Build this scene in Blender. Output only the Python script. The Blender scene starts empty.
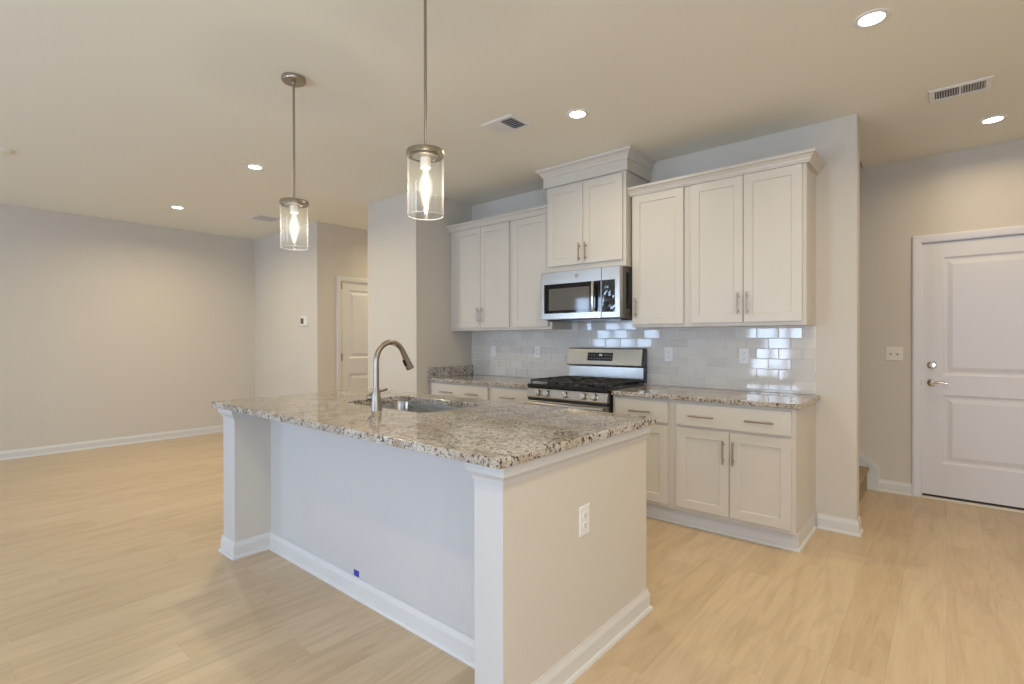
import bpy, bmesh, math, random
from mathutils import Vector, Matrix
random.seed(7)
SC = bpy.context.scene
COL = SC.collection
PI = math.pi

# ------------------------------------------------------------------ camera
cam_data = bpy.data.cameras.new('camera')
cam = bpy.data.objects.new('camera', cam_data)
COL.objects.link(cam)
cam_data.sensor_fit = 'HORIZONTAL'
cam_data.sensor_width = 36.0
cam_data.lens = 36.0 * 512.0258 / 1024.0
cam_data.clip_start = 0.02
cam_data.clip_end = 100
yw, pt, rl = math.radians(40.3765), math.radians(-0.289), math.radians(-0.1145)
F = Vector((-math.sin(yw) * math.cos(pt), math.cos(yw) * math.cos(pt), math.sin(pt)))
R0 = Vector((math.cos(yw), math.sin(yw), 0))
U0 = R0.cross(F)
R = R0 * math.cos(rl) + U0 * math.sin(rl)
U = -R0 * math.sin(rl) + U0 * math.cos(rl)
cam.matrix_world = Matrix(((R.x, U.x, -F.x, 0), (R.y, U.y, -F.y, 0), (R.z, U.z, -F.z, 1.2807), (0, 0, 0, 1)))
SC.camera = cam

# ------------------------------------------------------------------ world, exposure, window daylight
SC.view_settings.view_transform = 'Standard'
SC.view_settings.look = 'None'
SC.view_settings.gamma = 1.0
SC.view_settings.use_curve_mapping = False
SC.view_settings.exposure = 0.18
w = bpy.data.worlds.new('sky')
SC.world = w
w.use_nodes = True
w.node_tree.nodes['Background'].inputs[0].default_value = (0.62, 0.78, 1.0, 1)
w.node_tree.nodes['Background'].inputs[1].default_value = 1.0
DAY = (0.80, 0.90, 1.0)
WARM = (1.0, 0.80, 0.56)
# radiant power per lamp, linear RGB
P_LIVING = (43.5, 59, 82)
P_GLASSDOOR = (40, 52.5, 72)
P_NOOK_FILL = (38.5, 50, 69)  # added rear window, sized to brighten the low right surfaces
P_SIDE_FILL = (19, 24, 32)
P_KITCHEN = (5.4, 4.5, 2.9)
P_RANGE = (6.6, 5.5, 3.5)
P_ENTRY = (5, 4.0, 2.5)
P_LIVCAN = (14, 11.7, 7.5)
P_HALL = (15, 12.6, 8.2)
P_NEAR_FILL = (13, 10.9, 7.0)  # added cans out of view that brighten the right front
P_BULB = (3.0, 2.7, 2.1)
H = 2.743
YR = -3.2            # inner face of the window wall behind the viewer


def set_rgb(d, rgb):
    p = max(max(rgb), 1e-9)
    d.energy = p
    d.color = [c / p for c in rgb]


def area(name, loc, rot, sx, sy, rgb, disk=False):
    d = bpy.data.lights.new(name, 'AREA')
    d.shape = 'DISK' if disk else 'RECTANGLE'
    d.size = sx
    if not disk:
        d.size_y = sy
    set_rgb(d, rgb)
    o = bpy.data.objects.new(name, d)
    COL.objects.link(o)
    o.location = loc
    o.rotation_euler = rot
    return o


WIN = [(-6.75, -5.4, 0.62, 2.30), (-3.10, -2.20, 0.03, 2.06), (0.15, 1.95, 0.03, 2.06)]   # x0, x1, z0, z1 of the openings in the wall behind; the third is added for low fill
SIDE_FILL = (-2.4, -0.4, 0.8, 2.2)                                                        # y0, y1, z0, z1 of the opening added in the right wall for fill light
for (a, b, c, d), p in zip(WIN, (P_LIVING, P_GLASSDOOR, P_NOOK_FILL)):
    area('daylight', ((a + b) / 2, YR - 0.05, (c + d) / 2), (PI / 2, 0, 0), b - a - 0.06, d - c - 0.06, p)
area('daylight', (2.3 + 0.05, (SIDE_FILL[0] + SIDE_FILL[1]) / 2, (SIDE_FILL[2] + SIDE_FILL[3]) / 2), (0, PI / 2, 0), SIDE_FILL[3] - SIDE_FILL[2] - 0.06, SIDE_FILL[1] - SIDE_FILL[0] - 0.06, P_SIDE_FILL)  # fill lamp of the added side window


# ------------------------------------------------------------------ materials
def mat(name, color, rough=0.5, metal=0.0, spec=0.5, coat=0.0):
    m = bpy.data.materials.new(name)
    m.use_nodes = True
    b = m.node_tree.nodes['Principled BSDF']
    b.inputs['Base Color'].default_value = (*color, 1)
    b.inputs['Roughness'].default_value = rough
    b.inputs['Metallic'].default_value = metal
    b.inputs['Specular IOR Level'].default_value = spec
    b.inputs['Coat Weight'].default_value = coat
    return m


def nd(m, t, **kw):
    n = m.node_tree.nodes.new(t)
    for k, v in kw.items():
        if k in n.inputs:
            n.inputs[k].default_value = v
        else:
            setattr(n, k, v)
    return n


def lk(m, a, b):
    m.node_tree.links.new(a, b)


def bsdf(m):
    return m.node_tree.nodes['Principled BSDF']


def add_bump(m, scale, strength, dist=0.001, stretch=None, detail=2):
    tc = nd(m, 'ShaderNodeTexCoord')
    mp = nd(m, 'ShaderNodeMapping')
    if stretch:
        mp.inputs['Scale'].default_value = stretch
    n = nd(m, 'ShaderNodeTexNoise', Scale=scale, Detail=detail)
    bp = nd(m, 'ShaderNodeBump', Strength=strength, Distance=dist)
    lk(m, tc.outputs['Object'], mp.inputs['Vector'])
    lk(m, mp.outputs['Vector'], n.inputs['Vector'])
    lk(m, n.outputs['Fac'], bp.inputs['Height'])
    lk(m, bp.outputs['Normal'], bsdf(m).inputs['Normal'])
    return n


def math_node(m, op, a, b=None):
    n = nd(m, 'ShaderNodeMath', operation=op)
    for i, v in enumerate((a, b)):
        if v is None:
            continue
        if isinstance(v, (int, float)):
            n.inputs[i].default_value = v
        else:
            lk(m, v, n.inputs[i])
    return n.outputs[0]


def ramp(m, fac, stops):
    r = nd(m, 'ShaderNodeValToRGB')
    e = r.color_ramp.elements
    while len(e) < len(stops):
        e.new(0.5)
    for el, (p, c) in zip(e, stops):
        el.position = p
        el.color = (*c, 1)
    lk(m, fac, r.inputs['Fac'])
    return r.outputs['Color']


def mix(m, fac, a, b, mode='MIX'):
    n = nd(m, 'ShaderNodeMix', data_type='RGBA', blend_type=mode)
    for i, v in ((0, fac), (6, a), (7, b)):
        if isinstance(v, (int, float)):
            n.inputs[i].default_value = v
        elif isinstance(v, tuple):
            n.inputs[i].default_value = (*v, 1)
        else:
            lk(m, v, n.inputs[i])
    return n.outputs[2]


M = {}
M['wall'] = mat('wall_paint', (0.65, 0.602, 0.533), 0.75, spec=0.3)
add_bump(M['wall'], 260, 0.06, 0.0006)
M['ceiling'] = mat('ceiling_paint', (0.86, 0.835, 0.74), 0.85, spec=0.2)
add_bump(M['ceiling'], 180, 0.08, 0.0008)
M['trim'] = mat('trim_paint', (0.70, 0.69, 0.675), 0.35)
M['panel'] = mat('island_white_paint', (0.61, 0.60, 0.59), 0.38)
M['cabinet'] = mat('cabinet_paint', (0.65, 0.605, 0.535), 0.38)
M['door'] = mat('door_paint', (0.74, 0.72, 0.74), 0.4)
M['plastic'] = mat('white_plastic', (0.82, 0.81, 0.80), 0.35)
M['plastic_beige'] = mat('ivory_plastic', (0.78, 0.73, 0.64), 0.35)
M['dark'] = mat('gap_shade', (0.02, 0.02, 0.02), 0.6)
M['vent_dark'] = mat('vent_shadow', (0.10, 0.09, 0.08), 0.8)
M['nickel'] = mat('brushed_nickel', (0.38, 0.335, 0.28), 0.30, 1.0)
M['chrome'] = mat('polished_nickel', (0.70, 0.68, 0.64), 0.12, 1.0)
M['steel'] = mat('stainless_steel', (0.52, 0.495, 0.46), 0.28, 1.0)
add_bump(M['steel'], 40, 0.03, 0.001, (1, 1, 40))
M['steel_sink'] = mat('sink_steel', (0.42, 0.40, 0.37), 0.22, 1.0)
M['black_gloss'] = mat('black_glass', (0.008, 0.008, 0.009), 0.05, spec=0.6)
M['window_mesh'] = mat('oven_window', (0.13, 0.12, 0.11), 0.05, spec=0.6)
M['black'] = mat('black_enamel', (0.012, 0.012, 0.013), 0.18)
M['side_dark'] = mat('dark_side_panel', (0.09, 0.075, 0.06), 0.35)
M['iron'] = mat('cast_iron', (0.03, 0.028, 0.026), 0.5)
M['brass'] = mat('burner_alloy', (0.35, 0.30, 0.22), 0.4, 1.0)
M['tape'] = mat('blue_tape', (0.035, 0.045, 0.38), 0.55)
M['carpet'] = mat('carpet', (0.42, 0.33, 0.22), 0.95, spec=0.1)
add_bump(M['carpet'], 300, 0.8, 0.004)
M['text'] = mat('pale_print', (0.35, 0.36, 0.37), 0.4)
M['grout'] = mat('grout', (0.84, 0.82, 0.79), 0.8)
M['socket'] = mat('socket_white', (0.80, 0.76, 0.70), 0.4)
M['blind'] = mat('window_blind', (0.75, 0.77, 0.80), 0.5)

m = M['film'] = mat('film_covered_glass', (0.02, 0.024, 0.03), 0.06, spec=0.8)

# glazed tile: per-tile random tint from the mesh attribute is left to tiny tilt of the real faces
m = M['tile'] = mat('tile_glaze', (0.56, 0.545, 0.52), 0.06, spec=0.6)
oi = nd(m, 'ShaderNodeAttribute', attribute_name='tint')
lk(m, mix(m, oi.outputs['Fac'], (0.66, 0.63, 0.59), (0.73, 0.70, 0.655)), bsdf(m).inputs['Base Color'])
add_bump(m, 9, 0.05, 0.004)

# granite
m = M['granite'] = mat('granite', (0.6, 0.55, 0.45), 0.07, spec=0.5)
tc = nd(m, 'ShaderNodeTexCoord')
big = nd(m, 'ShaderNodeTexNoise', Scale=7.0, Detail=4.0, Roughness=0.6, Distortion=0.8)
med = nd(m, 'ShaderNodeTexNoise', Scale=52.0, Detail=4.0, Roughness=0.7, Distortion=0.4)
fine = nd(m, 'ShaderNodeTexNoise', Scale=130.0, Detail=3.0, Roughness=0.6)
vo = nd(m, 'ShaderNodeTexVoronoi', Scale=105.0)
for x in (big, med, fine, vo):
    lk(m, tc.outputs['Object'], x.inputs['Vector'])
c1 = ramp(m, big.outputs['Fac'], [(0.34, (0.40, 0.325, 0.245)), (0.47, (0.51, 0.445, 0.37)), (0.60, (0.63, 0.59, 0.535))])
f2 = ramp(m, med.outputs['Fac'], [(0.47, (0, 0, 0)), (0.57, (1, 1, 1))])
c2 = mix(m, math_node(m, 'MULTIPLY', f2, 0.55), c1, (0.30, 0.26, 0.21))
f3 = ramp(m, vo.outputs['Color'], [(0.26, (1, 1, 1)), (0.33, (0, 0, 0))])
gate = ramp(m, med.outputs['Fac'], [(0.42, (0, 0, 0)), (0.50, (1, 1, 1))])
c3 = mix(m, math_node(m, 'MULTIPLY', f3, gate), c2, (0.045, 0.038, 0.034))
f4 = ramp(m, fine.outputs['Fac'], [(0.54, (0, 0, 0)), (0.62, (1, 1, 1))])
c4 = mix(m, math_node(m, 'MULTIPLY', f4, 0.6), c3, (0.09, 0.08, 0.072))
lk(m, c4, bsdf(m).inputs['Base Color'])

# plank floor, boards along Y
m = M['floor'] = mat('plank_floor', (0.6, 0.42, 0.25), 0.34, spec=0.4)
tc = nd(m, 'ShaderNodeTexCoord')
sp = nd(m, 'ShaderNodeSeparateXYZ')
lk(m, tc.outputs['Object'], sp.inputs[0])
PW, PL = 0.178, 1.22
xr = math_node(m, 'DIVIDE', sp.outputs[0], PW)
row = math_node(m, 'FLOOR', xr)
wn1 = nd(m, 'ShaderNodeTexWhiteNoise', noise_dimensions='1D')
lk(m, row, wn1.inputs['W'])
yr = math_node(m, 'ADD', math_node(m, 'DIVIDE', sp.outputs[1], PL), wn1.outputs['Value'])
colr = math_node(m, 'FLOOR', yr)
cmb = nd(m, 'ShaderNodeCombineXYZ')
lk(m, row, cmb.inputs[0])
lk(m, colr, cmb.inputs[1])
wn2 = nd(m, 'ShaderNodeTexWhiteNoise', noise_dimensions='2D')
lk(m, cmb.outputs[0], wn2.inputs['Vector'])
fx = math_node(m, 'FRACT', xr)
fy = math_node(m, 'FRACT', yr)
ex = math_node(m, 'MINIMUM', fx, math_node(m, 'SUBTRACT', 1.0, fx))
ey = math_node(m, 'MULTIPLY', math_node(m, 'MINIMUM', fy, math_node(m, 'SUBTRACT', 1.0, fy)), PL / PW)
edge = math_node(m, 'MINIMUM', ex, ey)
joint = math_node(m, 'LESS_THAN', edge, 0.006)
gv = nd(m, 'ShaderNodeCombineXYZ')
lk(m, math_node(m, 'MULTIPLY', sp.outputs[0], 9.0), gv.inputs[0])
lk(m, math_node(m, 'MULTIPLY', sp.outputs[1], 1.1), gv.inputs[1])
lk(m, math_node(m, 'MULTIPLY', wn2.outputs['Value'], 37.0), gv.inputs[2])
g1 = nd(m, 'ShaderNodeTexNoise', Scale=1.6, Detail=5.0, Roughness=0.6, Distortion=1.2)
lk(m, gv.outputs[0], g1.inputs['Vector'])
gv2 = nd(m, 'ShaderNodeVectorMath', operation='MULTIPLY')
gv2.inputs[1].default_value = (9.0, 2.0, 1.0)
lk(m, gv.outputs[0], gv2.inputs[0])
g2 = nd(m, 'ShaderNodeTexNoise', Scale=2.2, Detail=3.0, Roughness=0.6)
lk(m, gv2.outputs[0], g2.inputs['Vector'])
base = ramp(m, wn2.outputs['Value'], [(0.0, (0.60, 0.458, 0.302)), (0.5, (0.63, 0.488, 0.33)), (1.0, (0.66, 0.518, 0.358))])
gcol = ramp(m, g1.outputs['Fac'], [(0.30, (0.80, 0.765, 0.715)), (0.55, (1.0, 1.0, 1.0)), (0.8, (1.05, 1.045, 1.04))])
cc = mix(m, 0.75, base, gcol, 'MULTIPLY')
gf = ramp(m, g2.outputs['Fac'], [(0.35, (0.92, 0.91, 0.89)), (0.6, (1.0, 1.0, 1.0))])
cc = mix(m, 0.7, cc, gf, 'MULTIPLY')
cc = mix(m, math_node(m, 'MULTIPLY', joint, 0.22), cc, (0.22, 0.14, 0.08))
lk(m, cc, bsdf(m).inputs['Base Color'])

# clear thin glass: transparent with a fresnel gloss
m = M['glass'] = bpy.data.materials.new('clear_glass')
m.use_nodes = True
m.node_tree.nodes.clear()
out = nd(m, 'ShaderNodeOutputMaterial')
tr = nd(m, 'ShaderNodeBsdfTransparent')
tr.inputs[0].default_value = (0.97, 0.97, 0.96, 1)
gl = nd(m, 'ShaderNodeBsdfGlossy')
gl.inputs['Roughness'].default_value = 0.03
lw = nd(m, 'ShaderNodeLayerWeight', Blend=0.35)
ms = nd(m, 'ShaderNodeMixShader')
f = math_node(m, 'ADD', math_node(m, 'MULTIPLY', lw.outputs['Facing'], 0.55), 0.05)
lk(m, f, ms.inputs[0])
lk(m, tr.outputs[0], ms.inputs[1])
lk(m, gl.outputs[0], ms.inputs[2])
lk(m, ms.outputs[0], out.inputs[0])


m = M['shade_glass'] = bpy.data.materials.new('glow_haze_glass')  # white haze and pale edges mixed in for the bulb glow
m.use_nodes = True
m.node_tree.nodes.clear()
out = nd(m, 'ShaderNodeOutputMaterial')
tr = nd(m, 'ShaderNodeBsdfTransparent')
tr.inputs[0].default_value = (0.98, 0.98, 0.97, 1)
df = nd(m, 'ShaderNodeBsdfTranslucent')
df.inputs[0].default_value = (0.95, 0.94, 0.92, 1)
d2_ = nd(m, 'ShaderNodeBsdfDiffuse')
d2_.inputs[0].default_value = (0.95, 0.94, 0.92, 1)
hz = nd(m, 'ShaderNodeMixShader')
hz.inputs[0].default_value = 0.5
lk(m, df.outputs[0], hz.inputs[1])
lk(m, d2_.outputs[0], hz.inputs[2])
gl = nd(m, 'ShaderNodeBsdfGlossy')
gl.inputs['Roughness'].default_value = 0.04
lw = nd(m, 'ShaderNodeLayerWeight', Blend=0.5)
m1 = nd(m, 'ShaderNodeMixShader')
lk(m, math_node(m, 'ADD', math_node(m, 'MULTIPLY', math_node(m, 'POWER', lw.outputs['Facing'], 9.0), 0.6), 0.020), m1.inputs[0])
lk(m, tr.outputs[0], m1.inputs[1])
lk(m, hz.outputs[0], m1.inputs[2])
m2 = nd(m, 'ShaderNodeMixShader')
lk(m, math_node(m, 'ADD', math_node(m, 'MULTIPLY', lw.outputs['Facing'], 0.10), 0.02), m2.inputs[0])
lk(m, m1.outputs[0], m2.inputs[1])
lk(m, gl.outputs[0], m2.inputs[2])
lk(m, m2.outputs[0], out.inputs[0])


M['rim_glass'] = mat('polished_glass_edge', (0.85, 0.84, 0.81), 0.15)


def emit(name, color, s):
    m = bpy.data.materials.new(name)
    m.use_nodes = True
    b = m.node_tree.nodes['Principled BSDF']
    b.inputs['Base Color'].default_value = (0.9, 0.9, 0.9, 1)
    b.inputs['Emission Color'].default_value = (*color, 1)
    b.inputs['Emission Strength'].default_value = s
    return m


M['led'] = emit('led_lens', (1.0, 0.93, 0.82), 9.0)
M['filament'] = emit('glowing_filament', (1.0, 0.86, 0.62), 30.0)
m = M['bulb'] = bpy.data.materials.new('lit_bulb_glass')
m.use_nodes = True
m.node_tree.nodes.clear()
out = nd(m, 'ShaderNodeOutputMaterial')
tr = nd(m, 'ShaderNodeBsdfTransparent')
em = nd(m, 'ShaderNodeEmission', Strength=2.2)
em.inputs[0].default_value = (1.0, 0.9, 0.72, 1)
lw = nd(m, 'ShaderNodeLayerWeight', Blend=0.5)
ms = nd(m, 'ShaderNodeMixShader')
lk(m, math_node(m, 'MULTIPLY', math_node(m, 'POWER', math_node(m, 'SUBTRACT', 1.0, lw.outputs['Facing']), 2.0), 0.35), ms.inputs[0])
lk(m, tr.outputs[0], ms.inputs[1])
lk(m, em.outputs[0], ms.inputs[2])
lk(m, ms.outputs[0], out.inputs[0])
M['display'] = emit('clock_digits', (0.7, 0.9, 1.0), 0.9)


# ------------------------------------------------------------------ mesh builder
class MB:
    def __init__(self):
        self.bm = bmesh.new()

    def box(self, x0, x1, y0, y1, z0, z1):
        v = [self.bm.verts.new(p) for p in ((x0, y0, z0), (x1, y0, z0), (x1, y1, z0), (x0, y1, z0),
                                            (x0, y0, z1), (x1, y0, z1), (x1, y1, z1), (x0, y1, z1))]
        for f in ((3, 2, 1, 0), (4, 5, 6, 7), (0, 1, 5, 4), (1, 2, 6, 5), (2, 3, 7, 6), (3, 0, 4, 7)):
            self.bm.faces.new([v[i] for i in f])
        return v

    def ring_skin(self, rings, cap0=True, cap1=True, closed=True):
        vs = [[self.bm.verts.new(p) for p in r] for r in rings]
        n = len(rings[0])
        for a, b in zip(vs, vs[1:]):
            for i in range(n if closed else n - 1):
                j = (i + 1) % n
                self.bm.faces.new((a[i], a[j], b[j], b[i]))
        if cap0:
            self.bm.faces.new(list(reversed(vs[0])))
        if cap1:
            self.bm.faces.new(vs[-1])
        return vs

    def lathe(self, prof, c, axis='z', seg=32, caps=True):
        """prof: (radius, height along the axis) from c"""
        c = Vector(c)
        ax = {'x': (Vector((0, 1, 0)), Vector((0, 0, 1)), Vector((1, 0, 0))),
              'y': (Vector((0, 0, 1)), Vector((1, 0, 0)), Vector((0, 1, 0))),
              'z': (Vector((1, 0, 0)), Vector((0, 1, 0)), Vector((0, 0, 1)))}[axis]
        rings = [[c + ax[0] * r * math.cos(2 * PI * i / seg) + ax[1] * r * math.sin(2 * PI * i / seg) + ax[2] * h
                  for i in range(seg)] for r, h in prof]
        self.ring_skin(rings, caps, caps)

    def tube(self, pts, rad, seg=14):
        pts = [Vector(p) for p in pts]
        if not isinstance(rad, (list, tuple)):
            rad = [rad] * len(pts)
        rings, prev = [], None
        for i, p in enumerate(pts):
            t = (pts[min(i + 1, len(pts) - 1)] - pts[max(i - 1, 0)]).normalized()
            if prev is None:
                a = Vector((0, 0, 1)) if abs(t.z) < 0.9 else Vector((1, 0, 0))
                u = t.cross(a).normalized()
            else:
                u = (prev - t * prev.dot(t)).normalized()
            v = t.cross(u)
            prev = u
            rings.append([p + (u * math.cos(2 * PI * k / seg) + v * math.sin(2 * PI * k / seg)) * rad[i] for k in range(seg)])
        self.ring_skin(rings)

    def sweep(self, poly, prof, side=1):
        """profile (d out, z) carried along an XY polyline with mitred corners; out = right of travel * side"""
        P = [Vector((x, y)) for x, y in poly]
        rings = []
        for i, p in enumerate(P):
            ns = []
            if i > 0:
                t = (P[i] - P[i - 1]).normalized()
                ns.append(Vector((t.y, -t.x)) * side)
            if i < len(P) - 1:
                t = (P[i + 1] - P[i]).normalized()
                ns.append(Vector((t.y, -t.x)) * side)
            if len(ns) == 2:
                mn = (ns[0] + ns[1]).normalized()
                mn = mn / max(mn.dot(ns[0]), 0.2)
            else:
                mn = ns[0]
            rings.append([Vector((p.x + mn.x * d, p.y + mn.y * d, z)) for d, z in prof])
        self.ring_skin(rings)

    def panel_rings(self, x0, x1, z0, z1, y, prof):
        """rectangular rings in the XZ plane, prof = (inset, y offset); last ring is capped"""
        rings = []
        for ins, dy in prof:
            rings.append([(x0 + ins, y + dy, z0 + ins), (x1 - ins, y + dy, z0 + ins), (x1 - ins, y + dy, z1 - ins), (x0 + ins, y + dy, z1 - ins)])
        self.ring_skin(rings, False, True)

    def xf(self, mtx):
        self.bm.transform(mtx)
        return self


def link_obj(name, mb, material, parent=None, bevel=0.0, smooth=False, origin=None, normals=True):
    if normals:
        bmesh.ops.recalc_face_normals(mb.bm, faces=mb.bm.faces)
    if parent is not None:
        root = parent
        while root.parent is not None:
            root = root.parent
        origin = root.location.copy()
    elif origin is None:
        xs = [v.co for v in mb.bm.verts]
        lo = Vector((min(p.x for p in xs), min(p.y for p in xs), min(p.z for p in xs)))
        hi = Vector((max(p.x for p in xs), max(p.y for p in xs), max(p.z for p in xs)))
        origin = Vector(((lo.x + hi.x) / 2, (lo.y + hi.y) / 2, lo.z))
    mb.bm.transform(Matrix.Translation(-Vector(origin)))
    me = bpy.data.meshes.new(name)
    mb.bm.to_mesh(me)
    mb.bm.free()
    me.materials.append(M[material] if isinstance(material, str) else material)
    o = bpy.data.objects.new(name, me)
    COL.objects.link(o)
    if parent is not None:
        o.parent = parent
    else:
        o.location = origin
    if smooth:
        for p in me.polygons:
            p.use_smooth = True
        try:
            me.set_sharp_from_angle(angle=math.radians(38))
        except Exception:
            pass
    if bevel:
        b = o.modifiers.new('bevel', 'BEVEL')
        b.width = bevel
        b.segments = 2
        b.limit_method = 'ANGLE'
        b.angle_limit = math.radians(40)
    return o


def thing(name, label, cat, loc, group=None):
    o = bpy.data.objects.new(name, None)
    o.empty_display_size = 0.1
    COL.objects.link(o)
    o.location = loc
    return tag(o, label, cat, group)


def tag(o, label=None, cat=None, group=None, kind=None):
    if label:
        o['label'] = label
    if cat:
        o['category'] = cat
    if group:
        o['group'] = group
    if kind:
        o['kind'] = kind
    return o


def children(o):
    return [c for c in bpy.data.objects if c.parent == o]


def copy_tree(o, parent=None):
    kids = children(o)
    c = o.copy()
    COL.objects.link(c)
    if parent is not None:
        c.parent = parent
    for k in kids:
        copy_tree(k, c)
    return c


def struct(name, mb, material, parent=None, label=None, cat=None, **kw):
    o = link_obj(name, mb, material, parent, **kw)
    if parent is None:
        tag(o, label, cat, kind='structure')
    return o


def boxes(*bs):
    mb = MB()
    for b in bs:
        mb.box(*b)
    return mb


# ------------------------------------------------------------------ room shell
XL, YF, XH, YE, XR = -7.705, 3.259, -5.924, 5.293, 2.3
YB = 3.988                         # kitchen wall
XS = -3.968                        # side wall of the cabinet alcove
XW = -0.4476                       # free end of the kitchen wall
T = 0.12
struct('floor', boxes((XL - T, XR + T, YR - T, 6.32, -0.10, 0.0)), 'floor', label='pale oak plank floor running through the whole room', cat='floor', origin=(0, 0, 0))
mb = boxes((XL - T, XR + T, YR - T, 4.108, H, H + 0.1), (-0.55, XR + T, 4.108, YE + T, H, H + 0.1), (XL - T, -4.0, 4.108, 6.32, H, H + 0.1))
struct('ceiling', mb, 'ceiling', label='flat off-white painted ceiling', cat='ceiling')
struct('wall_left', boxes((XL - T, XL, YR - T, YF + T, 0, H)), 'wall', label='long bare greige wall at the far end of the living area', cat='wall')
struct('wall_far', boxes((XL, XH - T, YF, YF + T, 0, H)), 'wall', label='short greige wall with the thermostat and blank plates', cat='wall')
D2 = (3.575, 4.36, 2.035)          # hall door opening y0, y1, top
struct('wall_hall', boxes((XH - T, XH, YF, D2[0], 0, H), (XH - T, XH, D2[1], 6.2, 0, H), (XH - T, XH, D2[0], D2[1], D2[2], H)), 'wall',
       label='greige hallway wall holding the hall door', cat='wall')
struct('wall_hall_end', boxes((XH - T, -4.789, 6.2, 6.32, 0, H)), 'wall', label='end wall of the hallway', cat='wall')
struct('wall_column', boxes((-4.789, XS, 3.219, 6.32, 0, H)), 'wall', label='full-height greige wall block left of the wall cabinets', cat='wall')
struct('wall_kitchen', boxes((XS, XW, YB, YB + T, 0, H)), 'wall', label='greige kitchen wall behind the cabinets ending in a free edge', cat='wall', bevel=0.004)
D1 = (-0.162, 0.752, 2.052)        # entry door opening
struct('wall_entry', boxes((-4.0, D1[0], YE, YE + T, 0, H), (D1[1], XR, YE, YE + T, 0, H), (D1[0], D1[1], YE, YE + T, D1[2], H)), 'wall',
       label='tan-lit wall with the two-panel door and light switch', cat='wall')
struct('wall_right', boxes((XR, XR + T, YR - T, SIDE_FILL[0], 0, H), (XR, XR + T, SIDE_FILL[1], YE + T, 0, H), (XR, XR + T, SIDE_FILL[0], SIDE_FILL[1], 0, SIDE_FILL[2]), (XR, XR + T, SIDE_FILL[0], SIDE_FILL[1], SIDE_FILL[3], H)), 'wall', label='wall at the right side of the room', cat='wall')
# window wall behind the viewer, with three openings
xs = [XL]
bl = []
for a, b, c, d in WIN:
    bl.append((xs[-1], a, YR - T, YR, 0, H))
    if c > 0.04:
        bl.append((a, b, YR - T, YR, 0, c))
    else:
        bl.append((a, b, YR - T, YR, 0, c))
    bl.append((a, b, YR - T, YR, d, H))
    xs.append(b)
bl.append((xs[-1], XR, YR - T, YR, 0, H))
struct('wall_rear', boxes(*bl), 'wall', label='window wall behind the camera', cat='wall')
# stairwell that rises behind the kitchen wall
struct('wall_stairwell', boxes((-4.12, -0.55, YB, YB + T, H + 0.1, 4.6), (-4.12, -0.55, YE, YE + T, H, 4.6), (-4.12, -4.0, YB + T, YE, H + 0.1, 4.6),
                              (-0.55, -0.43, YB + T, YE, H + 0.1, 4.6), (-4.12, -0.43, YB, YE + T, 4.6, 4.7)), 'wall',
       label='walls of the stairwell above the ceiling edge', cat='wall')

# window frames, muntins and blinds of the wall behind
for k, (a, b, c, d) in enumerate(WIN):
    o = thing('window_%d' % (k + 1), 'unseen white framed window in the wall behind the camera', 'window', ((a + b) / 2, YR, c))  # third one is an added fill window
    o['kind'] = 'structure'
    fr = 0.06
    nb = 3 if k == 0 else 2
    mb = MB()
    for x0, x1, z0, z1 in ((a, b, c, c + fr), (a, b, d - fr, d), (a, a + fr, c + fr, d - fr), (b - fr, b, c + fr, d - fr)):
        mb.box(x0, x1, YR - 0.04, YR + 0.01, z0, z1)
    for i in range(1, nb):
        xc = a + (b - a) * i / nb
        mb.box(xc - 0.045, xc + 0.045, YR - 0.04, YR + 0.005, c + fr, d - fr)
    link_obj('window_frame', mb, 'trim', o)
    if k == 0:
        mb = MB()
        z = c + 0.09
        while z < d - 0.09:
            mb.box(a + 0.07, b - 0.07, YR + 0.012, YR + 0.045, z, z + 0.004)
            z += 0.045
        link_obj('blind', mb, 'blind', o)

o = thing('window_4', 'white framed window added in the right wall for fill light', 'window', (XR, (SIDE_FILL[0] + SIDE_FILL[1]) / 2, SIDE_FILL[2]))
o['kind'] = 'structure'
y0, y1, z0, z1 = SIDE_FILL
link_obj('window_frame', boxes((XR - 0.01, XR + 0.04, y0, y1, z0, z0 + 0.06), (XR - 0.01, XR + 0.04, y0, y1, z1 - 0.06, z1), (XR - 0.01, XR + 0.04, y0, y0 + 0.06, z0 + 0.06, z1 - 0.06),
                               (XR - 0.01, XR + 0.04, y1 - 0.06, y1, z0 + 0.06, z1 - 0.06), (XR - 0.005, XR + 0.04, (y0 + y1) / 2 - 0.04, (y0 + y1) / 2 + 0.04, z0 + 0.06, z1 - 0.06)), 'trim', o)

# baseboards with a shoe moulding
BASE = [(0, 0), (0.024, 0), (0.024, 0.006), (0.020, 0.014), (0.013, 0.019), (0.013, 0.070), (0.010, 0.080), (0.006, 0.090), (0.005, 0.098), (0, 0.098)]


def baseboard(name, poly, side, label):
    mb = MB()
    mb.sweep(poly, BASE, side)
    return struct(name, mb, 'trim', label=label, cat='baseboard')


baseboard('baseboard_left', [(XL, YR), (XL, YF)], 1, 'white baseboard along the long bare wall')
baseboard('baseboard_far', [(XL + 0.024, YF), (XH, YF), (XH, D2[0] - 0.075)], 1, 'white baseboard turning the corner into the hallway')
baseboard('baseboard_column', [(-4.789, 5.2), (-4.789, 3.219), (XS, 3.219), (XS, 3.40)], -1, 'white baseboard around the wall block')
baseboard('baseboard_kitchen', [(-0.6675, YB), (XW, YB), (XW, YB + T)], 1, 'white baseboard wrapping the free end of the kitchen wall')
baseboard('baseboard_entry', [(-0.437, YE), (D1[0] - 0.058, YE)], 1, 'short white baseboard between stair skirt and door')

# ------------------------------------------------------------------ panelled doors


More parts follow.
